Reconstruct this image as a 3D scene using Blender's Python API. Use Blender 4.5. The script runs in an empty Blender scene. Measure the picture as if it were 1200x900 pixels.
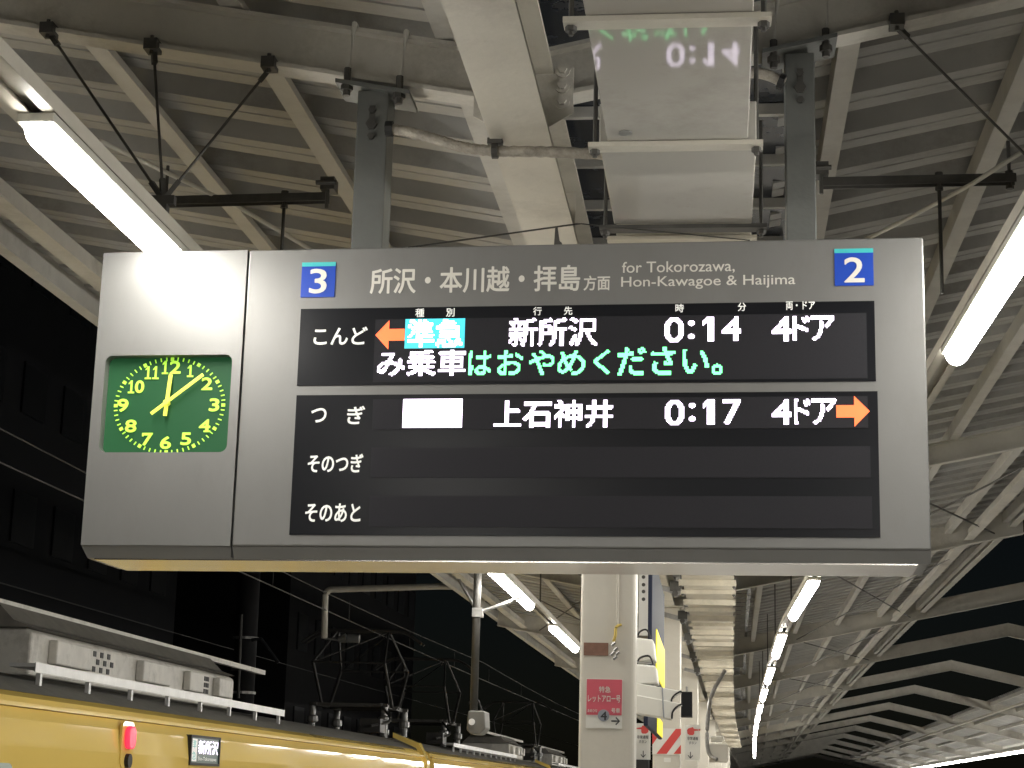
import bpy, bmesh, math, random
from mathutils import Vector, Matrix
from mathutils.bvhtree import BVHTree
random.seed(7)
SC = bpy.context.scene
COL = SC.collection

# ------------------------------------------------------------------ camera
F_PX = 2100.0                      # focal length in pixels of a 1200 px wide picture
EYE = Vector((0, 0, 1.6))
Yc = Vector((840 - 600, -(930 - 450), -F_PX)).normalized()
Zc = Vector((0.0, 1, 0)); Zc = (Zc - Yc * Zc.dot(Yc)).normalized()
Xc = Yc.cross(Zc)
cam_d = bpy.data.cameras.new('camera'); cam = bpy.data.objects.new('camera', cam_d); COL.objects.link(cam)
cam_d.sensor_width = 36; cam_d.lens = 36 * F_PX / 1200; cam_d.clip_end = 2000; cam_d.clip_start = .05
R = Matrix((Xc, Yc, Zc))
cam.matrix_world = Matrix.Translation(EYE) @ R.to_4x4()
SC.camera = cam

# ------------------------------------------------------------------ night sky, exposure
W = bpy.data.worlds.new('World'); SC.world = W; W.use_nodes = True
nt = W.node_tree; bg = nt.nodes['Background']
sky = nt.nodes.new('ShaderNodeTexSky'); sky.sky_type = 'NISHITA'; sky.sun_disc = False
sky.sun_elevation = math.radians(20); sky.sun_rotation = math.radians(200)
nt.links.new(sky.outputs[0], bg.inputs[0]); bg.inputs[1].default_value = 0.0006
SC.view_settings.view_transform = 'Standard'; SC.view_settings.look = 'None'
SC.view_settings.exposure = 0.2; SC.view_settings.gamma = 1
SC.cycles.use_denoising = True
SC.cycles.max_bounces = 8; SC.cycles.diffuse_bounces = 4; SC.cycles.glossy_bounces = 4
SC.cycles.sample_clamp_indirect = 6
TUBE_E = 56.0                       # lamp tube radiance
LED_E = 3.2

# ------------------------------------------------------------------ materials
def mat(name, col, rough=.5, metal=0., noise=0., nscale=6., bump=0., bscale=60., emit=None, estr=0., stretch=(1, 1, 1), spec=.5, col2=None, dirt=0., dscale=1.3):
    m = bpy.data.materials.new(name); m.use_nodes = True
    t = m.node_tree; b = t.nodes['Principled BSDF']
    b.inputs['Base Color'].default_value = (*col, 1); b.inputs['Roughness'].default_value = rough
    b.inputs['Metallic'].default_value = metal; b.inputs['Specular IOR Level'].default_value = spec
    if emit is not None:
        b.inputs['Emission Color'].default_value = (*emit, 1); b.inputs['Emission Strength'].default_value = estr
    if noise or bump or dirt or col2:
        tc = t.nodes.new('ShaderNodeTexCoord'); mp = t.nodes.new('ShaderNodeMapping')
        mp.inputs['Scale'].default_value = stretch
        t.links.new(tc.outputs['Object'], mp.inputs[0])
    last = None
    if noise or col2:
        n = t.nodes.new('ShaderNodeTexNoise'); n.inputs['Scale'].default_value = nscale; n.inputs['Detail'].default_value = 6
        n.inputs['Roughness'].default_value = .65
        t.links.new(mp.outputs[0], n.inputs[0])
        r = t.nodes.new('ShaderNodeValToRGB'); r.color_ramp.elements[0].position = .3; r.color_ramp.elements[1].position = .7
        c2 = col2 or tuple(min(1, c * (1 + noise)) for c in col)
        c1 = tuple(c * (1 - noise) for c in col)
        r.color_ramp.elements[0].color = (*c1, 1); r.color_ramp.elements[1].color = (*c2, 1)
        t.links.new(n.outputs[0], r.inputs[0]); last = r.outputs[0]
        rr = t.nodes.new('ShaderNodeMapRange'); rr.inputs[3].default_value = max(.02, rough - .08); rr.inputs[4].default_value = min(1, rough + .1)
        t.links.new(n.outputs[0], rr.inputs[0]); t.links.new(rr.outputs[0], b.inputs['Roughness'])
    if dirt:
        n2 = t.nodes.new('ShaderNodeTexNoise'); n2.inputs['Scale'].default_value = dscale; n2.inputs['Detail'].default_value = 9; n2.inputs['Roughness'].default_value = .75
        t.links.new(mp.outputs[0], n2.inputs[0])
        r2 = t.nodes.new('ShaderNodeValToRGB'); r2.color_ramp.elements[0].position = .52; r2.color_ramp.elements[1].position = .72
        r2.color_ramp.elements[0].color = (0, 0, 0, 1); r2.color_ramp.elements[1].color = (dirt, dirt, dirt, 1)
        t.links.new(n2.outputs[0], r2.inputs[0])
        mx = t.nodes.new('ShaderNodeMixRGB'); mx.inputs[2].default_value = (.10, .08, .055, 1)
        if last: t.links.new(last, mx.inputs[1])
        else: mx.inputs[1].default_value = (*col, 1)
        t.links.new(r2.outputs[0], mx.inputs[0]); last = mx.outputs[0]
    if last: t.links.new(last, b.inputs['Base Color'])
    if bump:
        n3 = t.nodes.new('ShaderNodeTexNoise'); n3.inputs['Scale'].default_value = bscale; n3.inputs['Detail'].default_value = 4
        t.links.new(mp.outputs[0], n3.inputs[0])
        bp = t.nodes.new('ShaderNodeBump'); bp.inputs['Strength'].default_value = bump; bp.inputs['Distance'].default_value = .01
        t.links.new(n3.outputs[0], bp.inputs['Height']); t.links.new(bp.outputs[0], b.inputs['Normal'])
    return m

M = {}
M['cream'] = mat('cream_paint', (.56, .53, .455), .45, noise=.10, nscale=3, bump=.15, bscale=40, dirt=.4)
M['cream_clean'] = mat('cream_column_paint', (.60, .57, .50), .4, noise=.06, nscale=2, bump=.1, bscale=30, dirt=.12)
M['beam'] = mat('beam_paint', (.56, .54, .485), .5, noise=.12, nscale=3, bump=.2, bscale=40, dirt=.5)
M['purlin'] = mat('purlin_paint', (.55, .535, .49), .5, noise=.1, nscale=4, bump=.15, bscale=40, dirt=.35)
M['sheet'] = mat('corrugated_sheet', (.40, .395, .375), .5, noise=.2, nscale=1.1, bump=.2, bscale=20, dirt=.5, dscale=1.6, stretch=(1, 2.2, 1))
M['grey_post'] = mat('grey_post_paint', (.115, .12, .112), .45, noise=.1, nscale=8, bump=.1, dirt=.3, dscale=6)
M['steel'] = mat('galvanised_steel', (.32, .315, .30), .4, metal=.6, noise=.2, nscale=20, dirt=.3, dscale=9)
M['dark_steel'] = mat('dark_steel', (.075, .072, .065), .5, metal=.3, noise=.2, nscale=20)
M['rust'] = mat('rusty_plate', (.22, .12, .085), .8, noise=.25, nscale=20, bump=.4)
M['conduit'] = mat('conduit_tape', (.36, .33, .28), .6, noise=.3, nscale=40, bump=.5, bscale=90, dirt=.6, dscale=14)
M['panel'] = mat('gloss_tray_panel', (.44, .425, .385), .05, dirt=.30, dscale=1.9, spec=.28)
M['tray_dark'] = mat('tray_weathered', (.50, .46, .37), .45, noise=.2, nscale=5, dirt=.5, dscale=2)
M['sky_glass'] = mat('skylight_glazing', (.035, .042, .055), .25, noise=.1)
M['housing'] = mat('brushed_alloy', (.20, .199, .192), .46, metal=.4, noise=.05, nscale=5, stretch=(1, 1, .5), bump=.03, bscale=300, dirt=.12, dscale=7)
M['bottom'] = mat('polished_alloy_underside', (.66, .64, .60), .20, metal=1.)
M['seam'] = mat('seam_black', (.01, .01, .01), .6)
M['black_glass'] = mat('black_acrylic', (.007, .0075, .010), .3, spec=.2)
M['led_off'] = mat('unlit_led_field', (.026, .0255, .030), .6, noise=.12, nscale=400, spec=.15)
M['white_print'] = mat('white_lettering', (.72, .70, .64), .5)
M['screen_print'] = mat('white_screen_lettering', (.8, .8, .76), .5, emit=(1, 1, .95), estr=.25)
M['blue'] = mat('blue_plate', (.015, .06, .40), .3, emit=(.02, .09, .6), estr=.06)
M['teal'] = mat('teal_stripe', (.05, .42, .42), .35, emit=(.05, .42, .42), estr=.2)
M['led_white'] = mat('led_white', (.5, .5, .5), .5, emit=(.98, .84, 1.06), estr=LED_E)
M['led_green'] = mat('led_green', (.1, .5, .2), .5, emit=(.17, 1, .36), estr=LED_E * .72)
M['led_cyan'] = mat('led_cyan', (.1, .5, .5), .5, emit=(.02, .52, .66), estr=1.0)
M['led_orange'] = mat('led_orange', (.5, .2, .05), .5, emit=(1, .085, .03), estr=1.9)
M['dial'] = mat('dial_green', (.014, .066, .026), .5, emit=(.022, .11, .04), estr=.32, spec=.2)
M['numeral'] = mat('luminous_numerals', (.45, .75, .08), .5, emit=(.46, .92, .06), estr=.62)
M['hand'] = mat('luminous_hands', (.75, .8, .1), .4, emit=(.85, .9, .10), estr=.5)
M['glass'] = mat('clock_glass', (1, 1, 1), .02)
M['tube'] = mat('lit_tube', (.9, .9, .85), .4, emit=(1, .965, .895), estr=TUBE_E)
M['far_tube'] = mat('lit_tube_far', (.9, .9, .85), .4, emit=(1, .965, .895), estr=26)
M['fixture'] = mat('fixture_white', (.66, .64, .57), .4, noise=.05, dirt=.15)
M['yellow'] = mat('train_yellow', (.82, .60, .165), .05, bump=.035, bscale=2.2, spec=.5, stretch=(1, .35, 1.5))
M['train_roof'] = mat('train_roof', (.16, .155, .14), .75, noise=.2, nscale=6, bump=.3, bscale=80, dirt=.6)
M['ac_grey'] = mat('roof_unit_paint', (.60, .58, .53), .5, noise=.12, nscale=5, dirt=.5, dscale=3)
M['ac_top'] = mat('roof_unit_cover', (.17, .16, .14), .65, noise=.2, nscale=6)
M['black'] = mat('matt_black', (.012, .012, .012), .6)
M['window'] = mat('train_window', (.05, .06, .06), .08, emit=(.75, .8, .65), estr=.35, noise=.5, nscale=5)
M['red_lamp'] = mat('red_lamp', (.6, .02, .05), .25, emit=(1, .05, .12), estr=.75)
M['pink'] = mat('pink_notice', (.62, .10, .14), .5, noise=.05)
M['white'] = mat('white_board', (.74, .73, .68), .4, noise=.04)
M['red'] = mat('red_paint', (.62, .06, .05), .45)
M['ink'] = mat('black_ink', (.03, .03, .035), .5)
M['greydisc'] = mat('grey_disc', (.30, .32, .36), .4)
M['navy'] = mat('navy_panel', (.018, .022, .04), .6, spec=.15)
M['yellow_lit'] = mat('yellow_lit_panel', (.7, .62, .02), .5, emit=(1, .85, .05), estr=.7)
M['asphalt'] = mat('platform_paving', (.48, .465, .44), .7, noise=.15, nscale=3, bump=.3)
M['ballast'] = mat('ballast', (.06, .055, .05), .95, noise=.4, nscale=12, bump=1, bscale=14)
M['tactile'] = mat('tactile_yellow', (.6, .42, .05), .6)
M['bldg'] = mat('dark_building', (.009, .010, .013), .8, noise=.2, nscale=.6)
M['bldg2'] = mat('darker_building', (.005, .005, .006), .8, noise=.3, nscale=1)
M['wire'] = mat('wire_metal', (.07, .068, .062), .5, metal=.4)
M['insul'] = mat('insulator_white', (.15, .15, .14), .3)
M['walk'] = mat('walkway_alloy', (.55, .55, .54), .4, metal=.3, noise=.15, nscale=5)
M['panto'] = mat('pantograph_paint', (.04, .038, .035), .5, metal=.3)
M['boxgrey'] = mat('camera_box_grey', (.17, .165, .15), .5, noise=.1)
M['ytie'] = mat('yellow_tie', (.6, .45, .12), .6)
M['green_disp'] = mat('train_sign_face', (.03, .05, .045), .3, emit=(.03, .07, .06), estr=.4)

# ------------------------------------------------------------------ builders
ORG = {}
def tag(o, label=None, cat=None, group=None, kind=None):
    if label: o['label'] = label
    if cat: o['category'] = cat
    if group: o['group'] = group
    if kind: o['kind'] = kind
    return o
def empty(name, loc, label, cat, group=None, rz=0):
    o = bpy.data.objects.new(name, None); COL.objects.link(o)
    o.location = loc; o.rotation_euler = (0, 0, rz); o.empty_display_size = .1
    ORG[o.name] = Vector(loc)
    return tag(o, label, cat, group)

class MB:
    def __init__(s): s.v = []; s.f = []
    def add(s, vs, fs):
        n = len(s.v); s.v += [tuple(v) for v in vs]; s.f += [tuple(i + n for i in f) for f in fs]; return s
    def box(s, x0, x1, y0, y1, z0, z1):
        return s.add([(x0, y0, z0), (x1, y0, z0), (x1, y1, z0), (x0, y1, z0), (x0, y0, z1), (x1, y0, z1), (x1, y1, z1), (x0, y1, z1)],
                     [(0, 3, 2, 1), (4, 5, 6, 7), (0, 1, 5, 4), (1, 2, 6, 5), (2, 3, 7, 6), (3, 0, 4, 7)])
    def bar(s, p, q, w, h, up=(0, 0, 1)):          # square bar from p to q
        p, q = Vector(p), Vector(q); d = (q - p).normalized(); u = Vector(up)
        if abs(d.dot(u)) > .98: u = Vector((0, 1, 0))
        r = d.cross(u).normalized(); u = r.cross(d).normalized()
        o = [(-w / 2, -h / 2), (w / 2, -h / 2), (w / 2, h / 2), (-w / 2, h / 2)]
        vs = [p + r * a + u * b for a, b in o] + [q + r * a + u * b for a, b in o]
        return s.add(vs, [(0, 1, 2, 3), (7, 6, 5, 4), (0, 4, 5, 1), (1, 5, 6, 2), (2, 6, 7, 3), (3, 7, 4, 0)])
    def tube(s, pts, r, n=8, cap=True):
        pts = [Vector(p) for p in pts]; k = len(pts); n0 = len(s.v)
        for i, p in enumerate(pts):
            d = (pts[min(i + 1, k - 1)] - pts[max(i - 1, 0)]).normalized()
            u = Vector((0, 0, 1)) if abs(d.z) < .95 else Vector((0, 1, 0))
            a = d.cross(u).normalized(); b = a.cross(d)
            rr = r[i] if isinstance(r, (list, tuple)) else r
            for j in range(n):
                t = 2 * math.pi * j / n; s.v.append(tuple(p + a * math.cos(t) * rr + b * math.sin(t) * rr))
        for i in range(k - 1):
            for j in range(n):
                s.f.append((n0 + i * n + j, n0 + i * n + (j + 1) % n, n0 + (i + 1) * n + (j + 1) % n, n0 + (i + 1) * n + j))
        if cap:
            s.f.append(tuple(n0 + j for j in range(n))[::-1]); s.f.append(tuple(n0 + (k - 1) * n + j for j in range(n)))
        return s
    def prism(s, poly, axis, a0, a1):              # poly: 2-D points; axis 'x','y','z'
        def P(u, v, a): return {'x': (a, u, v), 'y': (u, a, v), 'z': (u, v, a)}[axis]
        n = len(poly); vs = [P(u, v, a0) for u, v in poly] + [P(u, v, a1) for u, v in poly]
        fs = [tuple(range(n)), tuple(range(2 * n - 1, n - 1, -1))] + [(i, i + n, (i + 1) % n + n, (i + 1) % n) for i in range(n)]
        return s.add(vs, fs)
    def build(s, name, m, parent=None, bevel=0, smooth=False, local=False, seg=2):
        me = bpy.data.meshes.new(name)
        o0 = ORG.get(parent.name, Vector((0, 0, 0))) if (parent is not None and not local) else Vector((0, 0, 0))
        me.from_pydata([tuple(Vector(v) - o0) for v in s.v], [], s.f)
        bm = bmesh.new(); bm.from_mesh(me); bmesh.ops.recalc_face_normals(bm, faces=bm.faces); bm.to_mesh(me); bm.free()
        me.materials.append(m); me.update()
        o = bpy.data.objects.new(name, me); COL.objects.link(o)
        if parent is not None: o.parent = parent; ORG[o.name] = o0
        if smooth:
            for p in me.polygons: p.use_smooth = True
        if bevel:
            b = o.modifiers.new('bevel', 'BEVEL'); b.width = bevel; b.segments = seg; b.limit_method = 'ANGLE'; b.angle_limit = math.radians(40)
        return o
def copy_tree(o, parent=None):
    c = o.copy(); COL.objects.link(c); c.parent = parent
    if parent is not None: c.matrix_parent_inverse = o.matrix_parent_inverse.copy()
    for ch in list(o.children): copy_tree(ch, c)
    return c

def ray(px, py): return R @ Vector((px - 600, 450 - py, -F_PX))
def at_y(px, py, Y):
    r = ray(px, py); return EYE + r * (Y / r.y)
def at_x(px, py, X):
    r = ray(px, py); return EYE + r * (X / r.x)
def cx(y): return max(0., y) ** 2 / 5000.0 if y < 50 else .5 + (y - 50) * .02          # the platform bends gently to the right
def Zh(h): return 1.6 + h

# ------------------------------------------------------------------ ground
def strip(name, x0, x1, z0, z1, m, ya=-16, yb=160, kind=None, step=4):
    mb = MB(); ys = [ya + i * step for i in range(int((yb - ya) / step) + 1)]
    for a, b in zip(ys, ys[1:]):
        ca, cb = cx(a), cx(b)
        mb.add([(x0 + ca, a, z0), (x1 + ca, a, z0), (x1 + cb, b, z0), (x0 + cb, b, z0), (x0 + ca, a, z1), (x1 + ca, a, z1), (x1 + cb, b, z1), (x0 + cb, b, z1)],
               [(0, 3, 2, 1), (4, 5, 6, 7), (1, 2, 6, 5), (3, 0, 4, 7)])
    o = mb.build(name, m)
    return tag(o, kind=kind) if kind else o
g = MB().add([(-900, -900, -1.12), (900, -900, -1.12), (900, 1500, -1.12), (-900, 1500, -1.12)], [(0, 1, 2, 3)]).build('ground', M['ballast'])
tag(g, kind='structure')
strip('platform', -3.55, 3.0, -1.1, 0, M['asphalt'], kind='structure')
strip('opposite_platform', 6.6, 12.5, -1.1, 0, M['asphalt'], kind='structure')
strip('tactile_paving', -2.75, -2.45, 0.0, .006, M['tactile'], kind='structure')

# ------------------------------------------------------------------ canopy
GX = -.523; CXM = -.507; H0 = 1.805; SL, SR = .182, .212
def rz(x):                                           # underside of the rafters at lateral x
    return Zh(H0 + (SR * (x - GX) if x > GX else SL * (GX - x)))
RAFT = [-13, -4, 4.57, 12.3, 17.7, 26.2, 34.6, 44.2, 54.2, 64.5, 75, 86, 97, 108, 120, 132, 145]
XL, XR, XRIDGE, XNB = -3.39, 2.94, 5.18, 10.4            # eaves, ridge over the track, next valley
can = empty('platform_canopy', (GX, 0, 0), 'cream steel butterfly canopy of ribbed sheets over the platform, above the sign', 'canopy')
RD = .15                                              # rafter depth
def rafter_arm(mb, y, x0, x1, zf, hw=.04, d=RD):
    c = cx(y); t = .012
    def q(ya, yb, za, zb):
        mb.add([(x0 + c, ya, zf(x0) + za), (x1 + c, ya, zf(x1) + za), (x1 + c, yb, zf(x1) + za), (x0 + c, yb, zf(x0) + za),
                (x0 + c, ya, zf(x0) + zb), (x1 + c, ya, zf(x1) + zb), (x1 + c, yb, zf(x1) + zb), (x0 + c, yb, zf(x0) + zb)],
               [(0, 3, 2, 1), (4, 5, 6, 7), (0, 1, 5, 4), (1, 2, 6, 5), (2, 3, 7, 6), (3, 0, 4, 7)])
    q(y - hw, y + hw, 0, t); q(y - hw, y + hw, d - t, d); q(y - .005, y + .005, t, d - t)
for y in RAFT:
    mb = MB()
    xe = XRIDGE if y > 20 else XR - .05
    kw = dict(hw=.06, d=.24) if y > 15 else {}
    rafter_arm(mb, y, GX + .06, xe, rz, **kw)
    rafter_arm(mb, y, XL + .06, GX - .06, rz, **kw)
    mb.build('rafter', M['beam'], can)
# girder
mb = MB(); ys = [-14 + 4 * i for i in range(41)]
GB, GT = Zh(1.68), Zh(1.90)
for a, b in zip(ys, ys[1:]):
    p = Vector((GX + cx(a), a, 0)); q = Vector((GX + cx(b), b, 0))
    for (w, za, zb) in ((.161, GB, GB + .014), (.012, GB + .014, GT - .014), (.161, GT - .014, GT)):
        zc = Vector((0, 0, (za + zb) / 2)); mb.bar(p + zc, q + zc, w, zb - za)
mb.build('girder', M['cream'], can)
# gussets and splice plates where rafters meet the girder
for y in RAFT:
    c = cx(y); mb = MB()
    for s in (-1, 1):
        xa, xb = GX + s * .008, GX + s * .135
        mb.prism([(xa + c, GB + .016), (xa + c, GT - .016), (xb + c, GT - .016 + .02), (xb + c, rz(xb) - .06)], 'y', y - .050, y - .041)
        for k in range(3):
            zz = rz(GX) + .0 + .045 * k
            mb.tube([(GX + s * .105 + c, y - .050, zz), (GX + s * .105 + c, y - .056, zz)], .021, 12)
            mb.tube([(GX + s * .105 + c, y - .056, zz), (GX + s * .105 + c, y - .068, zz)], .013, 6)
    mb.build('gusset_plate', M['beam'], can)
# purlins (lipped channels)
for side, us in ((-1, (.246, .86, 1.43, 2.02, 2.60)), (1, (.875, 1.47, 2.07, 2.67, 3.22))):
    for u in us:
        x = GX + side * u; mb = MB(); zb = rz(x) + RD + .001
        for a, b in zip(ys, ys[1:]):
            p = Vector((x + cx(a), a, zb)); q = Vector((x + cx(b), b, zb))
            mb.bar(p + Vector((0, 0, .045)), q + Vector((0, 0, .045)), .006, .09)
            mb.bar(p + Vector((.03, 0, .003)), q + Vector((.03, 0, .003)), .056, .006)
            mb.bar(p + Vector((.056, 0, .016)), q + Vector((.056, 0, .016)), .005, .02)
        mb.build('purlin', M['purlin'], can)
# ribbed roof sheets
def sheet(name, parent, x0, x1, zf, ya, yb, pitch=.37, dep=.09, nx=1):
    mb = MB(); prof = [(0, 0), (.17, 0), (.18, .09), (.21, .09), (.22, 0), (.42, 0), (.49, 1), (.93, 1)]
    pts = []
    y = ya
    while y < yb:
        for t, h in prof: pts.append((y + t * pitch, h * dep))
        y += pitch
    xs = [x0 + (x1 - x0) * i / nx for i in range(nx + 1)]
    vs = []
    for (y, h) in pts:
        for x in xs: vs.append((x + cx(y), y, zf(x) + h))
    k = nx + 1; fs = []
    for i in range(len(pts) - 1):
        for j in range(nx): fs.append((i * k + j, i * k + j + 1, (i + 1) * k + j + 1, (i + 1) * k + j))
    mb.add(vs, fs); o = mb.build(name, M['sheet'], parent)
    m = o.modifiers.new('solid', 'SOLIDIFY'); m.thickness = .004
    return o
sheet('roof_sheet', can, XL - .10, GX + .02, lambda x: rz(x) + RD + .095, -14, 146)
sheet('roof_sheet', can, GX + .72, XR + .10, lambda x: rz(x) + RD + .095, -14, 146)
# strip of dark glazing beside the girder, with bars
mb = MB()
for a, b in zip(ys, ys[1:]):
    za = rz(GX + .3) + RD + .19
    mb.add([(GX - .05 + cx(a), a, za), (GX + .82 + cx(a), a, za), (GX + .82 + cx(b), b, za), (GX - .05 + cx(b), b, za),
            (GX - .05 + cx(a), a, za + .01), (GX + .82 + cx(a), a, za + .01), (GX + .82 + cx(b), b, za + .01), (GX - .05 + cx(b), b, za + .01)],
           [(0, 3, 2, 1), (4, 5, 6, 7), (0, 1, 5, 4), (1, 2, 6, 5), (2, 3, 7, 6), (3, 0, 4, 7)])
mb.build('skylight', M['sky_glass'], can)
for y in [2.70 + .48 * i for i in range(62)]:
    if y < 32: MB().box(GX + cx(y), GX + .78 + cx(y), y - .012, y + .012, rz(GX + .3) + RD + .15, rz(GX + .3) + RD + .187).build('glazing_bar', M['purlin'], can)
# eaves beams
for x, s in ((XL, -1), (XR - .12, 1)):
    mb = MB(); zz = rz(x) + RD + .02
    for a, b in zip(ys, ys[1:]):
        p = Vector((x + cx(a), a, zz)); q = Vector((x + cx(b), b, zz))
        mb.bar(p, q, .006, .17); mb.bar(p + Vector((-s * .035, 0, -.085)), q + Vector((-s * .035, 0, -.085)), .07, .007)
        mb.bar(p + Vector((-s * .035, 0, .085)), q + Vector((-s * .035, 0, .085)), .07, .007)
    mb.build('eaves_beam', M['purlin'], can)
    x2 = x - s * .46; mb = MB(); zz = rz(x2) + .05
    for a, b in zip(RAFT, RAFT[1:]):
        if a < 4: continue
        p = Vector((x2 + cx(a), a + .05, zz + .045)); q = Vector((x2 + cx(b), b - .05, zz + .045))
        mb.bar(p, q, .006, .10); mb.bar(p + Vector((0, 0, -.05)), q + Vector((0, 0, -.05)), .09, .008)
    mb.build('edge_tie_beam', M['beam'], can)
# crossed bracing rods lying in the plane of the roof
def bz(x): return rz(x) + .05
for a, b in zip(RAFT[3:8], RAFT[4:9]):
    mb = MB()
    for (xa, xb) in ((1.0, 2.6), (2.6, 1.0)):
        mb.tube([(xa + cx(a), a + .1, bz(xa)), (xb + cx(b), b - .1, bz(xb))], .008, 6)
    for (xa, xb) in ((-2.7, -1.2), (-1.2, -2.7)):
        mb.tube([(xa + cx(a), a + .1, bz(xa)), (xb + cx(b), b - .1, bz(xb))], .008, 6)
    mb.build('bracing_rod', M['dark_steel'], can)
# the neighbouring canopy beyond the right track
nb = empty('neighbouring_canopy', (XNB, 0, 0), 'far cream canopy across the right-hand track, its rafters meeting in ridges', 'canopy')
ZR = rz(XRIDGE)
def nz(x): return ZR - .215 * (x - XRIDGE) if x < XNB else ZR - .215 * (XNB - XRIDGE) + .2 * (x - XNB)
for y in RAFT:
    if y < 20: continue
    mb = MB(); rafter_arm(mb, y, XRIDGE, XNB, nz, .06, .24); rafter_arm(mb, y, XNB, XNB + 4, nz, .06, .24)
    mb.build('rafter', M['beam'], nb)
sheet('roof_sheet', nb, 7.35, XNB, lambda x: nz(x) + RD + .095, 16, 148)
sheet('roof_sheet', nb, XNB, XNB + 4, lambda x: nz(x) + RD + .095, 16, 148)
for x in (7.35, 8.1, 8.9, 9.7, 10.4):
    mb = MB()
    for a, b in zip(ys, ys[1:]):
        if a < 14: continue
        p = Vector((x + cx(a), a, nz(x) + RD + .047)); q = Vector((x + cx(b), b, nz(x) + RD + .047)); mb.bar(p, q, .05, .09)
    mb.build('purlin', M['purlin'], nb)
mb = MB(); x = 7.45
for a, b in zip(ys, ys[1:]):
    if a < 14: continue
    mb.bar((x + cx(a), a, nz(x) - .02), (x + cx(b), b, nz(x) - .02), .08, .05)
mb.build('edge_tie_beam', M['cream'], nb)
for y in (RAFT[5], RAFT[6]):
    MB().box(XNB - .12 + cx(y), XNB + .12 + cx(y), y + .8, y + 1.04, 0, nz(XNB)).build('column', M['cream'], nb, bevel=.01)

# ------------------------------------------------------------------ columns
COLY = [8.2, 16.6, 25.2, 34, 42.6, 51.2, 60, 68.5]
ordn = ['nearest', 'second', 'third', 'fourth', 'fifth', 'sixth', 'seventh', 'eighth']
col_lab = ['cream square column nearest the sign, carrying the pink notice', 'cream column behind the striped red and white board', 
           'third cream column in the row, behind the white conduit box']
cols = []
for i, y in enumerate(COLY):
    lab = col_lab[i] if i < 3 else 'cream column, %s in the row counting away from the sign' % ordn[i]
    if i == 0:
        c0 = empty('platform_column', (CXM + cx(y), y, 0), lab, 'column', 'columns under the canopy girder')
        x = CXM + cx(y)
        MB().box(x - .125, x + .125, y, y + .25, 0, GB - .015).build('shaft', M['cream_clean'], c0, bevel=.018, seg=3)
        MB().box(x - .15, x + .15, y - .02, y + .27, GB - .0145, GB - .001).build('cap_plate', M['cream'], c0)
        MB().box(x - .16, x + .16, y - .03, y + .28, 0, .025).build('base_plate', M['steel'], c0)
        cols.append(c0)
    else:
        c = copy_tree(c0); c.location = (CXM + cx(y), y, 0); c['label'] = lab; cols.append(c)
cols_bolt = None

# ------------------------------------------------------------------ tube lights and their rails
def rail(name, X, label):
    r = empty(name, (X(5), 5, Zh(1.5)), label, 'light rail', 'rails carrying the tube lights')
    mb = MB(); yy = [-13 + 2 * i for i in range(46)]
    for a, b in zip(yy, yy[1:]):
        for dx, dz, w, h in ((0, .033, .086, .004), (-.042, .016, .004, .036), (.042, .016, .004, .036), (-.029, .0, .026, .004), (.029, .0, .026, .004)):
            mb.bar((X(a) + dx, a, Zh(1.392) + dz), (X(b) + dx, b, Zh(1.392) + dz), w, h)
    mb.build('channel', M['cream'], r)
    for y in [1.2, 10.3, 14.4, 18.4, 22.4, 26.4, 30.5]:
        mb = MB(); top = rz(X(y) - cx(y)) + RD
        mb.tube([(X(y), y, Zh(1.42)), (X(y), y, top)], .006, 6)
        mb.build('hanger_rod', M['dark_steel'], r)
    return r
XLf = lambda y: -1.455 + cx(y)
def XRf(y):
    base = .861 - .0219 * min(max(y, 0), 15.6)
    return base + cx(y)
rail('light_rail', XLf, 'cream steel channel carrying the left row of tube lights')
rail('light_rail', XRf, 'cream steel channel carrying the right row of tube lights')
LH = 1.36
def tube_light(y, X, label):
    o = empty('tube_light', (X(y), y, Zh(LH)), label, 'tube light', 'tube lights in two rows under the canopy')
    xa, xb = X(y - 1.2), X(y + 1.2)
    # rounded diffuser: half-round section with rounded ends
    mb = MB(); n = 12; pts = []
    ends = [(0.0, .55), (.012, .82), (.03, .96), (.055, 1.0)]
    st = [(-1.2 + e, k) for e, k in ends] + [(1.2 - e, k) for e, k in reversed(ends)]
    prof = [(math.cos(math.pi + math.pi * j / n), math.sin(math.pi + math.pi * j / n)) for j in range(n + 1)]
    vs = []; m1 = n + 1
    for dy, k in st:
        x = xa + (xb - xa) * (dy + 1.2) / 2.4
        for cxx, sz in prof: vs.append((x + cxx * .0375 * k, y + dy, Zh(LH) + .008 + sz * .046 * k))
    fs = []
    for i in range(len(st) - 1):
        for j in range(n): fs.append((i * m1 + j, i * m1 + j + 1, (i + 1) * m1 + j + 1, (i + 1) * m1 + j))
        fs.append((i * m1 + n, i * m1, (i + 1) * m1, (i + 1) * m1 + n))
    fs.append(tuple(range(m1))); fs.append(tuple((len(st) - 1) * m1 + j for j in range(m1)))
    mb.add(vs, fs); mb.build('diffuser', M['tube'], o, smooth=False)
    mb = MB(); mb.bar((xa, y - 1.205, Zh(LH) + .019), (xb, y + 1.205, Zh(LH) + .019), .084, .022)
    mb.build('housing', M['fixture'], o, bevel=.004)
    return o
nth = ['first', 'second', 'third', 'fourth', 'fifth', 'sixth', 'seventh', 'eighth', 'ninth', 'tenth']
LY = [.8, 4.69, 8.6] + [12.45 + 4.2 * i for i in range(16)]
RY = [.2, 4.4, 8.7, 13.0, 17.1] + [21.4 + 4.2 * i for i in range(12)]
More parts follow.
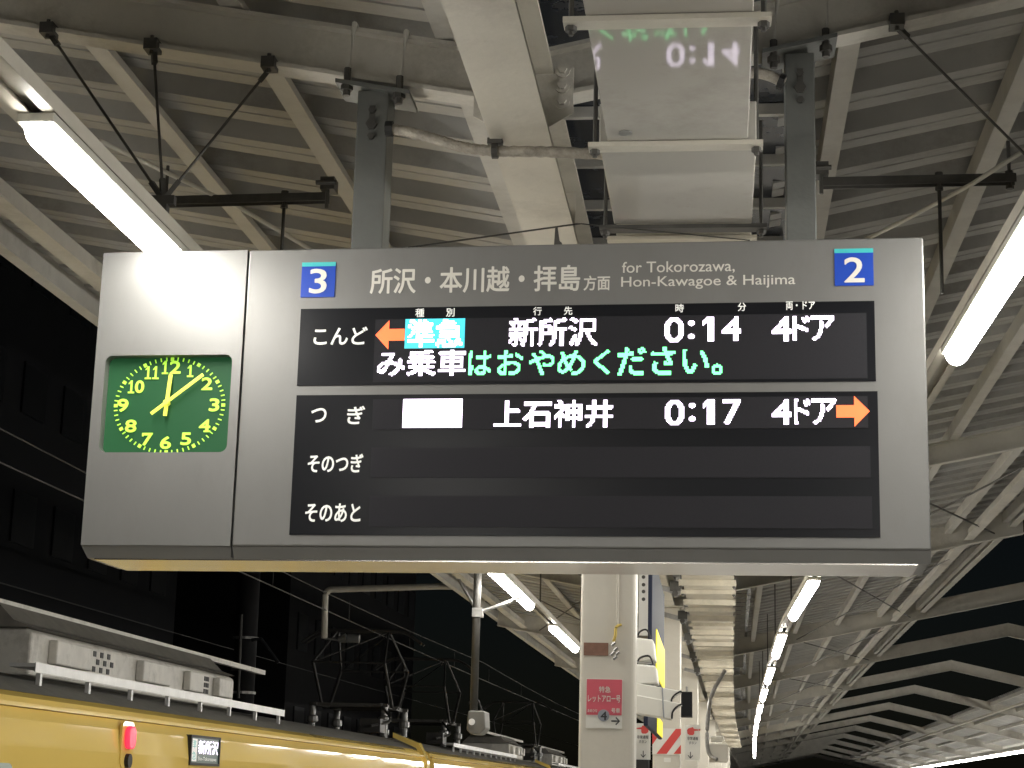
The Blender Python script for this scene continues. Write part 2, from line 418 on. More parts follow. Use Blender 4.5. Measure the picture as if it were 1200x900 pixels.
for i, y in enumerate([-11.1, -7.1, -3.1] + LY):
    k = i - 3
    lab = {0: 'glowing tube light of the left row, overhead just out of the frame', 1: 'big glowing tube light above the clock end of the sign',
           2: 'lit tube light of the left row right behind the sign', 3: 'lit tube light seen just under the sign, left row, beside the hanging pole',
           4: 'lit tube light of the left row just left of the cream column'}.get(k)
    if k < 0: lab = 'lit tube light of the left row further back behind the viewer'
    if lab is None: lab = 'distant lit tube light of the left row, hidden behind the cream columns'
    tube_light(y, XLf, lab)
for i, y in enumerate([-11.7, -7.65, -3.6] + RY):
    k = i - 3
    lab = {0: 'glowing tube light of the right row, overhead just out of the frame', 1: 'big glowing tube light cut by the right edge of the picture',
           2: 'lit tube light of the right row right behind the sign'}.get(k)
    if k < 0: lab = 'lit tube light of the right row further back behind the viewer'
    if lab is None:
        lab = '%s lit tube light below the sign in the right row, counting away' % nth[k - 3] if k - 3 < 6 else 'tiny far lit tube light merging with others at the end of the right row'
    tube_light(y, XRf, lab)
# lights of the neighbouring platform
def far_light(y, label, X=9.35):
    o = empty('tube_light', (X + cx(y), y, Zh(1.62)), label, 'tube light', 'tube lights under the neighbouring canopy')
    MB().box(X - .06 + cx(y), X + .06 + cx(y), y - 1.9, y + 1.9, Zh(1.58), Zh(1.66)).build('diffuser', M['far_tube'], o, bevel=.02)
    MB().box(X - .05 + cx(y), X + .05 + cx(y), y - 1.95, y + 1.95, Zh(1.661), Zh(1.72)).build('housing', M['fixture'], o)
for i in range(24):
    y = 36 + 4 * i
    far_light(y, 'lit tube light in the bright line of lamps across the right track')


# ------------------------------------------------------------------ cable tray hung under the canopy
HP = 1.5035
tray = empty('cable_tray', (-.09, 4, Zh(HP)), 'glossy white cable tray with cross bars hanging over the sign', 'cable tray')
tx0, tx1 = -.262, .070
def tray_panel(ya, yb, m):
    a, b = cx(ya), cx(yb)
    wid = .0 if ya < 4 else .02
    mb = MB(); z0, z1 = Zh(HP), Zh(HP) + .10
    mb.add([(tx0 - wid + a, ya, z0), (tx1 + wid + a, ya, z0), (tx1 + wid + b, yb, z0), (tx0 - wid + b, yb, z0), (tx0 - wid + a, ya, z1), (tx1 + wid + a, ya, z1), (tx1 + wid + b, yb, z1), (tx0 - wid + b, yb, z1)],
           [(0, 3, 2, 1), (4, 5, 6, 7), (0, 1, 5, 4), (1, 2, 6, 5), (2, 3, 7, 6), (3, 0, 4, 7)])
    return mb.build('tray_panel', m, tray, bevel=.003)
xb_y = [2.65, 3.31, 4.02, 4.66, 4.76] + [5.5 + .68 * i for i in range(80)]
for i, y in enumerate(xb_y):
    dark = 1 if y in (4.66,) else 0
    e0, e1 = (tx0 - .045, tx1 + .035)
    if y == 4.66: e0, e1 = tx0 - .06, tx1 + .06
    c = cx(y); mb = MB(); hb = (.03 if i % 2 else .045) if y > 5 else .013
    mb.box(e0 + c, e1 + c, y - .004, y, Zh(HP) - hb, Zh(HP) - .002)
    mb.box(e0 + c, e1 + c, y, y + .04, Zh(HP) - hb, Zh(HP) - hb + .004)
    mb.build('cross_bar', M['dark_steel'] if dark else (M['cream'] if y < 4.5 else M['tray_dark']), tray)
    if y < 14 and y != 4.76:
        for xs in (e0 + .015, e1 - .015):
            mb = MB(); top = Zh(HP + .30) if y < 5 else Zh(HP + .45)
            mb.tube([(xs + c, y + .02, Zh(HP) - hb - .02), (xs + c, y + .02, top)], .0055, 6)
            mb.tube([(xs + c, y + .02, Zh(HP) - hb - .012), (xs + c, y + .02, Zh(HP) - hb - .001)], .012, 6)
            mb.build('hanger_rod', M['dark_steel'], tray)
edges = [-6, -3, 0, 2.655] + [3.315, 4.025, 4.665]
for a, b in zip(edges, edges[1:]): tray_panel(a + .004, b - .004, M['panel'])
tray_panel(4.76, 5.5, M['tray_dark'])
for i in range(39):
    a = 5.5 + 1.36 * i; tray_panel(a + .004, a + 1.356, M['tray_dark'])
p = at_y(733, 155, 4); k = (HP) / (p.z - 1.6); pp = EYE + (p - EYE) * k
MB().tube([(pp.x, pp.y, Zh(HP) - .0035), (pp.x, pp.y, Zh(HP) - .0005)], .016, 24).build('round_cover', M['steel'], tray)

# ------------------------------------------------------------------ text helpers
def text_mesh(s, off=0.0):
    cu = bpy.data.curves.new('txt', 'FONT'); cu.body = s; cu.size = 1; cu.resolution_u = 4
    ob = bpy.data.objects.new('txt', cu); COL.objects.link(ob)
    dg = bpy.context.evaluated_depsgraph_get()
    me = bpy.data.meshes.new_from_object(ob.evaluated_get(dg))
    v = [(p.co.x, p.co.y) for p in me.vertices]; f = [tuple(p.vertices) for p in me.polygons]
    bpy.data.objects.remove(ob); bpy.data.curves.remove(cu); bpy.data.meshes.remove(me)
    if not v: print('EMPTY TEXT', s); return [(0, 0), (1, 0), (1, 1)], [(0, 1, 2)]
    return v, f
def fit(v, a0, b0, a1, b1):
    xs = [p[0] for p in v]; ys_ = [p[1] for p in v]
    mx, Mx, my, My = min(xs), max(xs), min(ys_), max(ys_)
    return [(a0 + (x - mx) / (Mx - mx) * (a1 - a0), b0 + (y - my) / (My - my) * (b1 - b0)) for x, y in v]
def led_raster(v, f, a0, b0, a1, b1, rows, dil=.48):
    v3 = fit(v, a0, b0, a1, b1); bv = BVHTree.FromPolygons([Vector((x, y, 0)) for x, y in v3], f)
    p = (b1 - b0) / rows; ncol = int(round((a1 - a0) / p)); out = []
    dn = Vector((0, 0, -1))
    for i in range(rows):
        for j in range(ncol):
            hit = 0
            for u, w in ((.5, .5), (.5 - dil, .5), (.5 + dil, .5), (.5, .5 - dil), (.5, .5 + dil)):
                if bv.ray_cast(Vector((a0 + (j + u) * p, b0 + (i + w) * p, 1)), dn)[0] is not None: hit += 1
            if hit >= 1: out.append((a0 + j * p, b0 + i * p, p))
    return out

# ------------------------------------------------------------------ the departure sign
YAW = math.radians(2.0)
S0 = Vector((-.69, 4.405, Zh(.99)))
sn = Vector((math.sin(YAW), math.cos(YAW), 0)); sa = Vector((math.cos(YAW), -math.sin(YAW), 0))
def face(px, py, dep=0.0):                            # point of the sign face seen at a photo pixel, in the sign's own metres
    r = ray(px, py); t = ((S0 + sn * dep - EYE).dot(sn)) / r.dot(sn); p = EYE + r * t - S0
    return p.dot(sa), p.z
def fbox(x0, y0, x1, y1, dep=0.0):
    cxx, cyy = (x0 + x1) / 2, (y0 + y1) / 2
    l = face(x0, cyy, dep)[0]; rr = face(x1, cyy, dep)[0]; t = face(cxx, y0, dep)[1]; b = face(cxx, y1, dep)[1]
    return l, b, rr, t
sign = empty('departure_board', S0, 'wide grey metal train departure board with green clock and lit display rows', 'departure board', rz=-YAW)
c_ = [face(120, 298), face(1079, 276), face(1094, 645), face(96, 638)]
print('SIGN corners', c_)
aL = (c_[0][0] + c_[3][0]) / 2; aR = (c_[1][0] + c_[2][0]) / 2; bT = (c_[0][1] + c_[1][1]) / 2; bB = (c_[2][1] + c_[3][1]) / 2
aS = (face(290, 296)[0] + face(272, 640)[0]) / 2
DEP = .27
# front panels
def plate(a0, a1, b0, b1, y0, y1): return MB().box(a0, a1, y0, y1, b0, b1)
# clock window opening
wl, wb, wr, wt = fbox(119.5, 416, 269, 530)
def rrect(l, b, r, t, rad, n=6):
    out = []
    for (cxx, cyy, s) in ((r - rad, t - rad, 0), (l + rad, t - rad, 90), (l + rad, b + rad, 180), (r - rad, b + rad, 270)):
        for i in range(n + 1):
            an = math.radians(s + 90 * i / n); out.append((cxx + rad * math.cos(an), cyy + rad * math.sin(an)))
    return out
def holed_plate(a0, b0, a1, b1, hole, y0, y1):
    bm = bmesh.new(); loops = []
    for pts in ([(a0, b0), (a1, b0), (a1, b1), (a0, b1)], hole):
        vs = [bm.verts.new((x, y0, z)) for x, z in pts]
        loops.append(vs); [bm.edges.new((vs[i], vs[(i + 1) % len(vs)])) for i in range(len(vs))]
    bmesh.ops.triangle_fill(bm, use_beauty=True, edges=bm.edges[:])
    # extrude the walls
    for vs in loops:
        ws = [bm.verts.new((v.co.x, y1, v.co.z)) for v in vs]
        for i in range(len(vs)):
            j = (i + 1) % len(vs); bm.faces.new((vs[i], vs[j], ws[j], ws[i]))
    mb = MB(); bm.verts.index_update()
    mb.add([v.co[:] for v in bm.verts], [[v.index for v in f.verts] for f in bm.faces]); bm.free(); return mb
hole = rrect(wl, wb, wr, wt, .020)
clock_panel = holed_plate(aL, bB, aS - .0025, bT, hole, 0, .035).build('clock_panel', M['housing'], sign, local=True)
disp_panel = plate(aS + .0025, aR, bB, bT, 0, .035).build('display_panel', M['housing'], sign, local=True, bevel=.004)
# chin strips below the panels
for n_, a0, a1 in (('chin_strip', aL, aS - .0025), ('chin_strip', aS + .0025, aR)):
    mb = MB(); zb = bB - .001; k = .004
    mb.add([(a0, k, zb), (a1, k, zb), (a1, .022, zb - .030), (a0 + (.012 if a0 == aL else 0), .022, zb - .030), (a0, .05, zb), (a1, .05, zb), (a1, .05, zb - .030), (a0 + (.012 if a0 == aL else 0), .05, zb - .030)],
           [(0, 1, 2, 3), (4, 7, 6, 5), (0, 4, 5, 1), (3, 2, 6, 7), (0, 3, 7, 4), (1, 5, 6, 2)])
    mb.build(n_, M['housing'], sign, local=True)
plate(aL + .002, aR - .002, bB - .030, bT - .002, .0505, DEP).build('case', M['housing'], sign, local=True, bevel=.004)
plate(aL + .03, aR - .03, bB - .0345, bB - .0305, .024, DEP - .01).build('underside_plate', M['bottom'], sign, local=True)
plate(aS - .0024, aS + .0024, bB - .028, bT - .003, .012, .05).build('seam', M['seam'], sign, local=True)
# white reveal lip round the clock window
# clock
dial_dep = .031
clock = plate(wl - .008, wr + .008, wb - .008, wt + .008, dial_dep, .034).build('clock', M['dial'], sign, local=True)
def dialp(px, py): return face(px, py, dial_dep)
O = dialp(197, 473)
ex = dialp(263, 474.5)[0] - O[0]; ey = dialp(199, 421)[1] - O[1]
cO = ((dialp(136, 475)[0] + dialp(262, 474)[0]) / 2, (dialp(202, 421)[1] + dialp(194, 530)[1]) / 2)
rx = (dialp(262, 474)[0] - dialp(136, 475)[0]) / 2; ry = (dialp(202, 421)[1] - dialp(194, 530)[1]) / 2
mb = MB(); yq0, yq1 = dial_dep - .003, dial_dep - .0005
for i in range(60):
    an = math.radians(90 - 6 * i); c, s = math.cos(an), math.sin(an)
    big = i % 5 == 0
    p = Vector((cO[0] + rx * c, 0, cO[1] + ry * s)); d = Vector((c, 0, s)); t = Vector((-s, 0, c))
    if big: L, w = .0048, .0042
    else: L, w = .0048, .0013
    ym = Vector((0, yq0, 0)); yM = Vector((0, yq1, 0))
    q = [p + d * L + t * w, p + d * L - t * w, p - d * L - t * w, p - d * L + t * w]
    mb.add([a + ym for a in q] + [a + yM for a in q], [(0, 1, 2, 3), (7, 6, 5, 4), (0, 4, 5, 1), (1, 5, 6, 2), (2, 6, 7, 3), (3, 7, 4, 0)])
mb.build('minute_marks', M['numeral'], clock, local=True)
def add_text(mb, s, box, y0, y1=None, off=0., serif=False):
    v, f = text_mesh(s)
    l, b, rr, t = box; d = off * (t - b)
    v = fit(v, l + d, b + d, rr - d, t - d)
    sh = [(0, 0)] + ([(math.cos(k * math.pi / 4), math.sin(k * math.pi / 4)) for k in range(8)] if off else [])
    for k, (u, w) in enumerate(sh):
        mb.add([(x + u * d, y0 - .00006 * k, z + w * d) for x, z in v], [tuple(q) for q in f])
    return mb
num_px = {'12': (189.5, 423, 212.5, 438.5), '1': (218.5, 428, 228.5, 442), '2': (236.5, 442.5, 249.5, 457.5), '3': (245.5, 467, 257.5, 482.5),
          '4': (233.5, 491.5, 247, 506.5), '5': (212, 507, 224.5, 522), '6': (188, 511.5, 201, 526.5), '7': (166.5, 507.5, 179.5, 522.5), '8': (147, 492, 160.5, 507),
          '9': (138, 467.5, 151, 483), '10': (150.5, 446, 169.5, 461), '11': (170, 429.5, 187, 444.5)}
for s, b in num_px.items():
    mb = MB()
    bx = fbox(*b, dial_dep); H_ = bx[3] - bx[1]; W_ = bx[2] - bx[0]
    def one(ca):
        y_ = dial_dep - .003; z0 = bx[1]; w = .0050
        mb.box(ca - w / 2, ca + w / 2, y_, y_ + .002, z0 + .003, z0 + H_); mb.box(ca - .0085, ca + .0085, y_ - .0003, y_ + .002, z0, z0 + .0042)
        mb.prism([(ca - w / 2 + .0005, z0 + H_), (ca - .0078, z0 + H_ * .78), (ca - .0078, z0 + H_ * .70), (ca - w / 2 + .0005, z0 + H_ * .80)], 'y', y_, y_ + .002)
    if s in ('1', '11'):
        for u in ((.5,) if s == '1' else (.24, .76)): one(bx[0] + W_ * u)
        mb.build('numeral', M['numeral'], clock, local=True); continue
    if s in ('12', '10'): one(bx[0] + W_ * .20); bx = (bx[0] + W_ * .43, bx[1], bx[2], bx[3]); s = s[1]
    add_text(mb, s, bx, dial_dep - .003, off=.04)
    # slab feet of the old-style figures
    def slab(ca, zb, w, h): mb.box(ca - w / 2, ca + w / 2, dial_dep - .0028, dial_dep - .0008, zb, zb + h)
    sl = .0042
    if s == '4': slab(bx[2] - .009, bx[1], .018, sl)
    if s == '7': slab(bx[0] + .002, bx[3] - .009, .004, .009)
    mb.build('numeral', M['numeral'], clock, local=True)
def hand(name, tip, tail, w, y0):
    a, b = dialp(*tip), dialp(*tail); mb = MB(); P, Q = Vector((a[0], y0, a[1])), Vector((b[0], y0, b[1]))
    mb.bar(Q, P, w, .003, up=(0, 1, 0)); return mb.build(name, M['hand'], clock, local=True, bevel=.0008)
hand('hour_hand', (202, 440), (195, 488.5), .0105, dial_dep - .012)
hand('minute_hand', (240.5, 440.5), (179.5, 486.5), .0092, dial_dep - .017)
MB().tube([(O[0], dial_dep - .0215, O[1]), (O[0], dial_dep - .0005, O[1])], .0065, 14).build('hub', M['hand'], clock, local=True)
# screens
def scr(name, tl, tr, br, bl, y0=-.0025, m='black_glass'):
    q = [face(*p) for p in (tl, tr, br, bl)]
    l = (q[0][0] + q[3][0]) / 2; r_ = (q[1][0] + q[2][0]) / 2; t = (q[0][1] + q[1][1]) / 2; b = (q[2][1] + q[3][1]) / 2
    return plate(l, r_, b, t, y0, .001).build(name, M[m], sign, local=True), (l, b, r_, t)
up, upb = scr('upper_screen', (352, 364), (1024, 351), (1027, 446), (349, 453))
lo, lob = scr('lower_screen', (347, 464), (1027, 458), (1033, 630), (340, 627))
def field(par, px):
    l, b, r_, t = fbox(*px); return plate(l, r_, b, t, -.0042, -.0026).build('led_field', M['led_off'], par, local=True)
field(up, (439, 371, 1016, 446)); field(lo, (437, 466.5, 1017, 503)); field(lo, (435, 524, 1020, 560)); field(lo, (433, 581.5, 1022, 618.5))
def print_text(par, items, name, m, y, off=.012):
    for s, b in items: add_text(MB(), s, fbox(*b), y, off=off).build(name, m, par, local=True)
print_text(up, [('こんど', (368, 383.5, 431, 404.5))], 'row_title', M['screen_print'], -.0031, .022)
print_text(up, [('種', (487, 362, 497.5, 372)), ('別', (523, 361.5, 533, 371.5)), ('行', (625, 360, 635, 370)), ('先', (661, 359.5, 671, 369.5)), ('時', (791.5, 356.5, 801.5, 366.5)), ('分', (864.5, 355, 874.5, 365)), ('両・ドア', (921, 353.5, 955, 363.5))],
           'column_title', M['screen_print'], -.0031, .02)
print_text(lo, [('つ', (365, 478.5, 383, 495.5)), ('ぎ', (407, 476, 428, 497.5)), ('そのつぎ', (361, 532, 426, 554)), ('そのあと', (358, 590, 423, 612))], 'row_title', M['screen_print'], -.0031, .022)
print_text(disp_panel, [('所沢・本川越・拝島', (434, 312.5, 680, 343)), ('方面', (684, 323, 715, 340.5))], 'heading', M['white_print'], -.0012, .018)
print_text(disp_panel, [('for Tokorozawa,', (729, 306, 861, 321)), ('Hon-Kawagoe & Haijima', (728, 323, 932, 338.5))],
           'heading', M['white_print'], -.0012, .006)
for s, pb, db in (('3', (353.5, 308, 393, 348.5), (363, 315.5, 383.5, 344.5)), ('2', (978, 292, 1023.5, 335), (989, 302, 1013, 331.5))):
    l, b, r_, t = fbox(*pb)
    pl = plate(l, r_, b, t, -.003, .001).build('number_plate', M['blue'], sign, local=True)
    plate(l, r_, t - .0105, t + .0004, -.004, -.0031).build('stripe', M['teal'], pl, local=True)
    add_text(MB(), s, fbox(*db), -.0042, off=.02).build('numeral', M['white_print'], pl, local=True)
def led(par, items, name, m, rows=20, off=.035, y=-.0052):
    for s, b in items:
        mb = MB()
        if s == '1': v, f = [(.40, 0), (.78, 0), (.78, 1), (.40, 1), (.05, .80), (.05, .68), (.40, .80)], [(0, 1, 2, 3), (3, 4, 5, 6)]; b = (b[0] - 2, b[1], b[2] + 3, b[3]); v = v + [(1, 0)]
        else: v, f = text_mesh(s)
        for (x, z, p) in led_raster(v, f, *fbox(*b), rows): mb.add([(x, y, z), (x + p, y, z), (x + p, y, z + p), (x, y, z + p)], [(0, 1, 2, 3)])
        mb.build(name, m, par, local=True)
l, b, r_, t = fbox(475, 374, 545, 408.5); plate(l, r_, b, t, -.0050, -.0043).build('class_block', M['led_cyan'], up, local=True)
led(up, [('準急', (478.5, 375, 542, 407.5))], 'led_class', M['led_white'], 17, .042, -.0054)
led(up, [('新所沢', (597, 373, 700, 406))], 'led_destination', M['led_white'])
led(up, [('0', (779, 373, 801.5, 401.5)), (':', (806.5, 376.5, 814, 397.5)), ('1', (825.5, 372, 836.5, 400.5)), ('4', (846, 371.5, 868.5, 400))], 'led_time', M['led_white'])
led(up, [('4', (904.5, 371.5, 926.5, 400.5)), ('ド', (929, 371, 949, 399.5)), ('ア', (950, 370.5, 978, 399.5))],
    'led_doors', M['led_white'])
led(up, [('み乗車', (443, 411, 546.5, 441))], 'led_notice', M['led_white'])
led(up, [('は', (549.5, 411.5, 576, 440)), ('お', (583.5, 411, 613, 440)), ('や', (620.5, 411.5, 650, 440)), ('め', (654, 411.5, 685.5, 440)), ('く', (696, 410.5, 715, 439)), ('ださい。', (724, 407, 846, 440))],
    'led_notice', M['led_green'])
l, b, r_, t = fbox(472.5, 468, 542, 501.5); plate(l, r_, b, t, -.0050, -.0043).build('class_block', M['led_white'], lo, local=True)
led(lo, [('上石神井', (579, 469.5, 718.5, 501.5))], 'led_destination', M['led_white'])
led(lo, [('0', (779.5, 469.5, 802, 498.5)), (':', (807.5, 473, 815, 494)), ('1', (826, 468.5, 837, 498)), ('7', (847, 468.5, 868.5, 497.5))], 'led_time', M['led_white'])
led(lo, [('4', (904.5, 468.5, 927.5, 498)), ('ド', (931, 468, 950, 497.5)), ('ア', (951, 467.5, 980, 497.5))],
    'led_doors', M['led_white'])
def arrow(par, px, left):
    l, b, r_, t = fbox(*px); h = (t - b); w = r_ - l; m_ = (t + b) / 2
    pts = [(0, 0), (.46, .5), (.46, .2), (1, .2), (1, -.2), (.46, -.2), (.46, -.5)]
    P = [((l + u * w) if left else (r_ - u * w), m_ + v * h) for u, v in pts]
    mb = MB().add([(x, -.0052, z) for x, z in P], [(0, 1, 2), (0, 2, 5), (0, 5, 6), (2, 3, 4, 5)]); mb.build('led_arrow', M['led_orange'], par, local=True)
arrow(up, (440.5, 376, 474.5, 410), True); arrow(lo, (980, 464.5, 1019, 500.5), False)
# hanging posts with clamps gripping the rafter
cross_y = RAFT[2]
for (xl, xr) in ((415.5, 452), (921, 956)):
    pa = at_y(xl, 190, cross_y - .05).x; pb = at_y(xr, 190, cross_y - .05).x
    pc = (pa + pb) / 2; zt_ = rz(pc)
    L = lambda p: (Vector(p) - S0)
    def lw(mb):                                       # world to sign-local coordinates
        o = MB(); o.f = mb.f
        o.v = [(d.dot(sa), d.dot(sn), d.z) for d in (Vector(v) - S0 for v in mb.v)]; return o
    po = lw(MB().box(pa, pb, cross_y - .05, cross_y + .05, S0.z + bT - .01, zt_ - .03)).build('hanging_post', M['grey_post'], sign, local=True, bevel=.004)
    s_ = SR if pc > GX else -SL
    mb = MB(); e = .06
    mb.add([(pa - e, cross_y - .07, zt_ - .012 - s_ * e), (pb + e, cross_y - .07, zt_ - .012 + s_ * (pb - pa + e)), (pb + e, cross_y + .07, zt_ - .012 + s_ * (pb - pa + e)), (pa - e, cross_y + .07, zt_ - .012 - s_ * e)] , [(0, 1, 2, 3)])
    vs = list(mb.v); mb.v += [(x, y, z - .012) for x, y, z in vs]; mb.f += [(7, 6, 5, 4), (0, 4, 5, 1), (1, 5, 6, 2), (2, 6, 7, 3), (3, 7, 4, 0)]
    lw(mb).build('clamp_plate', M['grey_post'], po, local=True)
    mb = MB()
    for xx in (pa - e / 2, pb + e / 2):
        zz = rz(xx)
        mb = MB(); mb.tube([(xx, cross_y - .055, zz - .06), (xx, cross_y - .055, zz + .02)], .010, 6)
        mb.tube([(xx, cross_y - .055, zz - .045), (xx, cross_y - .055, zz - .028)], .017, 6); lw(mb).build('bolt', M['dark_steel'], po, local=True)
        lw(MB().tube([(xx, cross_y - .047, zz), (xx + .012, cross_y - .047, zz + RD + .004), (xx + .012, cross_y + .047, zz + RD + .004), (xx, cross_y + .047, zz)], .0085, 8)).build('strap', M['purlin'], po, local=True)
    mb = MB()
    for zz in (zt_ - .09, zt_ - .13, zt_ - .165): mb.tube([((pa + pb) / 2, cross_y - .05, zz), ((pa + pb) / 2, cross_y - .060, zz)], .010 if zz != zt_ - .13 else .016, 6)
    mb.box((pa + pb) / 2 - .008, (pa + pb) / 2 + .008, cross_y - .0515, cross_y - .0501, zt_ - .145, zt_ - .075)
    lw(mb).build('slot_bolt', M['dark_steel'], po, local=True)
# thin anti-bird wires on top of the case
for k in range(4):
    dz = .012 + .016 * k; dy = .04 + .05 * k; mb = MB(); pts = []
    for i in range(13):
        a = aS + .42 + (aR - aS - .85) * i / 12; pts.append((a, dy, bT + dz + .055 * (1 - abs(i - 6) / 6)))
    mb.tube(pts, .0011, 5); mb.build('bird_wire', M['wire'], sign, local=True)
q = face(648, 285); mb = MB()
mb.add([(q[0] - .012, .1, bT - .01), (q[0] + .014, .1, bT - .01), (q[0] + .010, .1, bT + .035), (q[0] + .004, .1, bT + .04), (q[0] - .002, .1, bT + .078), (q[0] - .008, .1, bT + .075)], [(0, 1, 2, 3, 4, 5)])
vs = list(mb.v); mb.v += [(x, y + .008, z) for x, y, z in vs]; mb.f += [(11, 10, 9, 8, 7, 6)] + [(i, i + 6, (i + 1) % 6 + 6, (i + 1) % 6) for i in range(6)]
mb.build('wire_peg', M['dark_steel'], sign, local=True)

# ------------------------------------------------------------------ conduits, struts and rods round the sign
def smooth_path(ps, n=6):
    ps = [Vector(p) for p in ps]; out = []
    for i in range(len(ps) - 1):
        p0, p1, p2, p3 = ps[max(i - 1, 0)], ps[i], ps[i + 1], ps[min(i + 2, len(ps) - 1)]
        for k in range(n):
            t = k / n; out.append(.5 * ((2 * p1) + (p2 - p0) * t + (2 * p0 - 5 * p1 + 4 * p2 - p3) * t * t + (3 * p1 - p0 - 3 * p2 + p3) * t ** 3))
    return out + [ps[-1]]
cp = [at_y(px, py, 4.47) for px, py in ((452, 151), (470, 153), (500, 160), (540, 172), (580, 177), (640, 178), (712, 181))]
cd = empty('flexible_conduit', cp[3], 'taped flexible conduit running from left post under the big girder', 'conduit')
pts = smooth_path(cp, 10); MB().tube(pts, [.0145 + .0012 * math.sin(i * 2.6) for i in range(len(pts))], 10).build('hose', M['conduit'], cd, smooth=True)
q = at_y(580, 177, 4.47); MB().tube([q - Vector((.008, 0, 0)), q + Vector((.008, 0, 0))], .021, 10).box(q.x - .02, q.x + .02, q.y - .012, q.y + .012, q.z + .018, q.z + .034).build('clip', M['dark_steel'], cd)
q = cp[0]; MB().tube([q, q + Vector((.02, 0, 0))], .021, 10).build('gland', M['black'], cd)
cp = [at_y(px, py, 4.47) for px, py in ((872, 85), (890, 86), (905, 90), (919, 97))]
cd = empty('flexible_conduit', cp[1], 'short curved conduit entering the right-hand hanging post', 'conduit')
pts = smooth_path(cp, 8); MB().tube(pts, .0145, 10).build('hose', M['conduit'], cd, smooth=True)
MB().tube([cp[-1], cp[-1] - Vector((.014, 0, -.006))], .022, 10).build('gland', M['black'], cd)
# strut channels
def strut_channel(a, b, Y, rods, label, clampend):
    A, B = at_y(*a, Y), at_y(*b, Y)
    o = empty('strut_channel', (A + B) / 2, label, 'steel strut', 'dark channels hung beside the sign')
    mb = MB(); mb.bar(A + Vector((0, 0, .012)), B + Vector((0, 0, .012)), .034, .004); mb.bar(A + Vector((0, -.016, 0)), B + Vector((0, -.016, 0)), .004, .026); mb.bar(A + Vector((0, .016, 0)), B + Vector((0, .016, 0)), .004, .026)
    mb.build('channel', M['dark_steel'], o)
    for t, up_, dn in rods:
        p = A + (B - A) * t
        m = MB().tube([p + Vector((0, 0, up_)), p - Vector((0, 0, dn))], .0055, 6); m.tube([p - Vector((0, 0, .03)), p - Vector((0, 0, .02))], .012, 6); m.tube([p + Vector((0, 0, .018)), p + Vector((0, 0, .026))], .012, 6)
        m.build('threaded_rod', M['dark_steel'], o)
    c = B if clampend else A
    m = MB().box(c.x - .022, c.x + .022, Y - .03, Y + .03, c.z + .02, c.z + .06); m.tube([c + Vector((.03, -.03, .04)), c + Vector((-.035, -.03, .04))], .008, 6); m.tube([c + Vector((0, -.02, .06)), c + Vector((0, -.02, -.04))], .006, 6)
    m.build('beam_clamp', M['dark_steel'], o)
    return o
strut_channel((188, 237), (385, 232), 5.2, ((.03, .12, .02), (.74, .02, .22)), 'dark steel channel hanging left of the left post, above the sign', True)
strut_channel((962, 215), (1190, 210), 5.2, ((.97, .12, .02), (.61, .02, .35)), 'dark steel channel hanging right of the right post, above the sign', False)
# hanger rods fanning from the rafter flange to the rail
def rod_bracket(starts, end, label):
    o = empty('rod_bracket', end, label, 'hanger', 'rod hangers on the rafters')
    for s in starts:
        s = Vector(s); e = Vector(end)
        MB().tube([s, e], .0042, 6).build('rod', M['dark_steel'], o)
        m = MB().box(s.x - .019, s.x + .019, s.y - .035, s.y + .015, s.z - .010, s.z + .022); m.tube([s + Vector((0, -.02, -.022)), s + Vector((0, -.02, .034))], .006, 6); m.bar(s + Vector((0, 0, 0)), s + (e - s).normalized() * .05, .014, .014)
        m.build('beam_clamp', M['dark_steel'], o)
    e = Vector(end); m = MB().box(e.x - .032, e.x + .032, e.y - .012, e.y + .012, e.z - .014, e.z + .010); m.box(e.x - .014, e.x + .014, e.y - .014, e.y + .014, e.z - .06, e.z - .014)
    for s in starts: d = (Vector(s) - e).normalized(); m.bar(e, e + d * .07, .013, .013)
    m.build('joint', M['dark_steel'], o); return o
Yr = RAFT[2] - .03
def on_raft(px): 
    x = at_y(px, 60, Yr).x; return (x, Yr, rz(x) - .005)
rod_bracket([on_raft(57), on_raft(180), on_raft(318)], (-1.46, 4.40, Zh(1.50)), 'three dark rods fanning down from the rafter to the left light rail')
rod_bracket([on_raft(1051)], (.95, 5.0, Zh(1.73)), 'single dark diagonal rod at upper right')
# slim conduit pipes running diagonally
def pipe(name, ps, r, m, label, cat, grp=None, smooth=True):
    ps = [Vector(p) for p in ps]; o = MB().tube(ps, r, 8).build(name, m, None, smooth=smooth)
    return tag(o, label, cat, grp)
pipe('conduit_pipe', [at_y(117, 165, 4.75), at_y(180, 195, 4.95), at_y(280, 243, 5.3), at_y(372, 297, 5.7)], .007, M['fixture'], 'thin pale conduit pipe sloping down behind the left dark channel', 'conduit pipe')
pipe('conduit_pipe', [at_y(1010, 283, 5.6), at_y(1060, 258, 5.4), at_y(1140, 215, 5.1), at_y(1210, 170, 4.9)], .007, M['fixture'], 'thin pale conduit pipe rising to the upper right corner', 'conduit pipe')

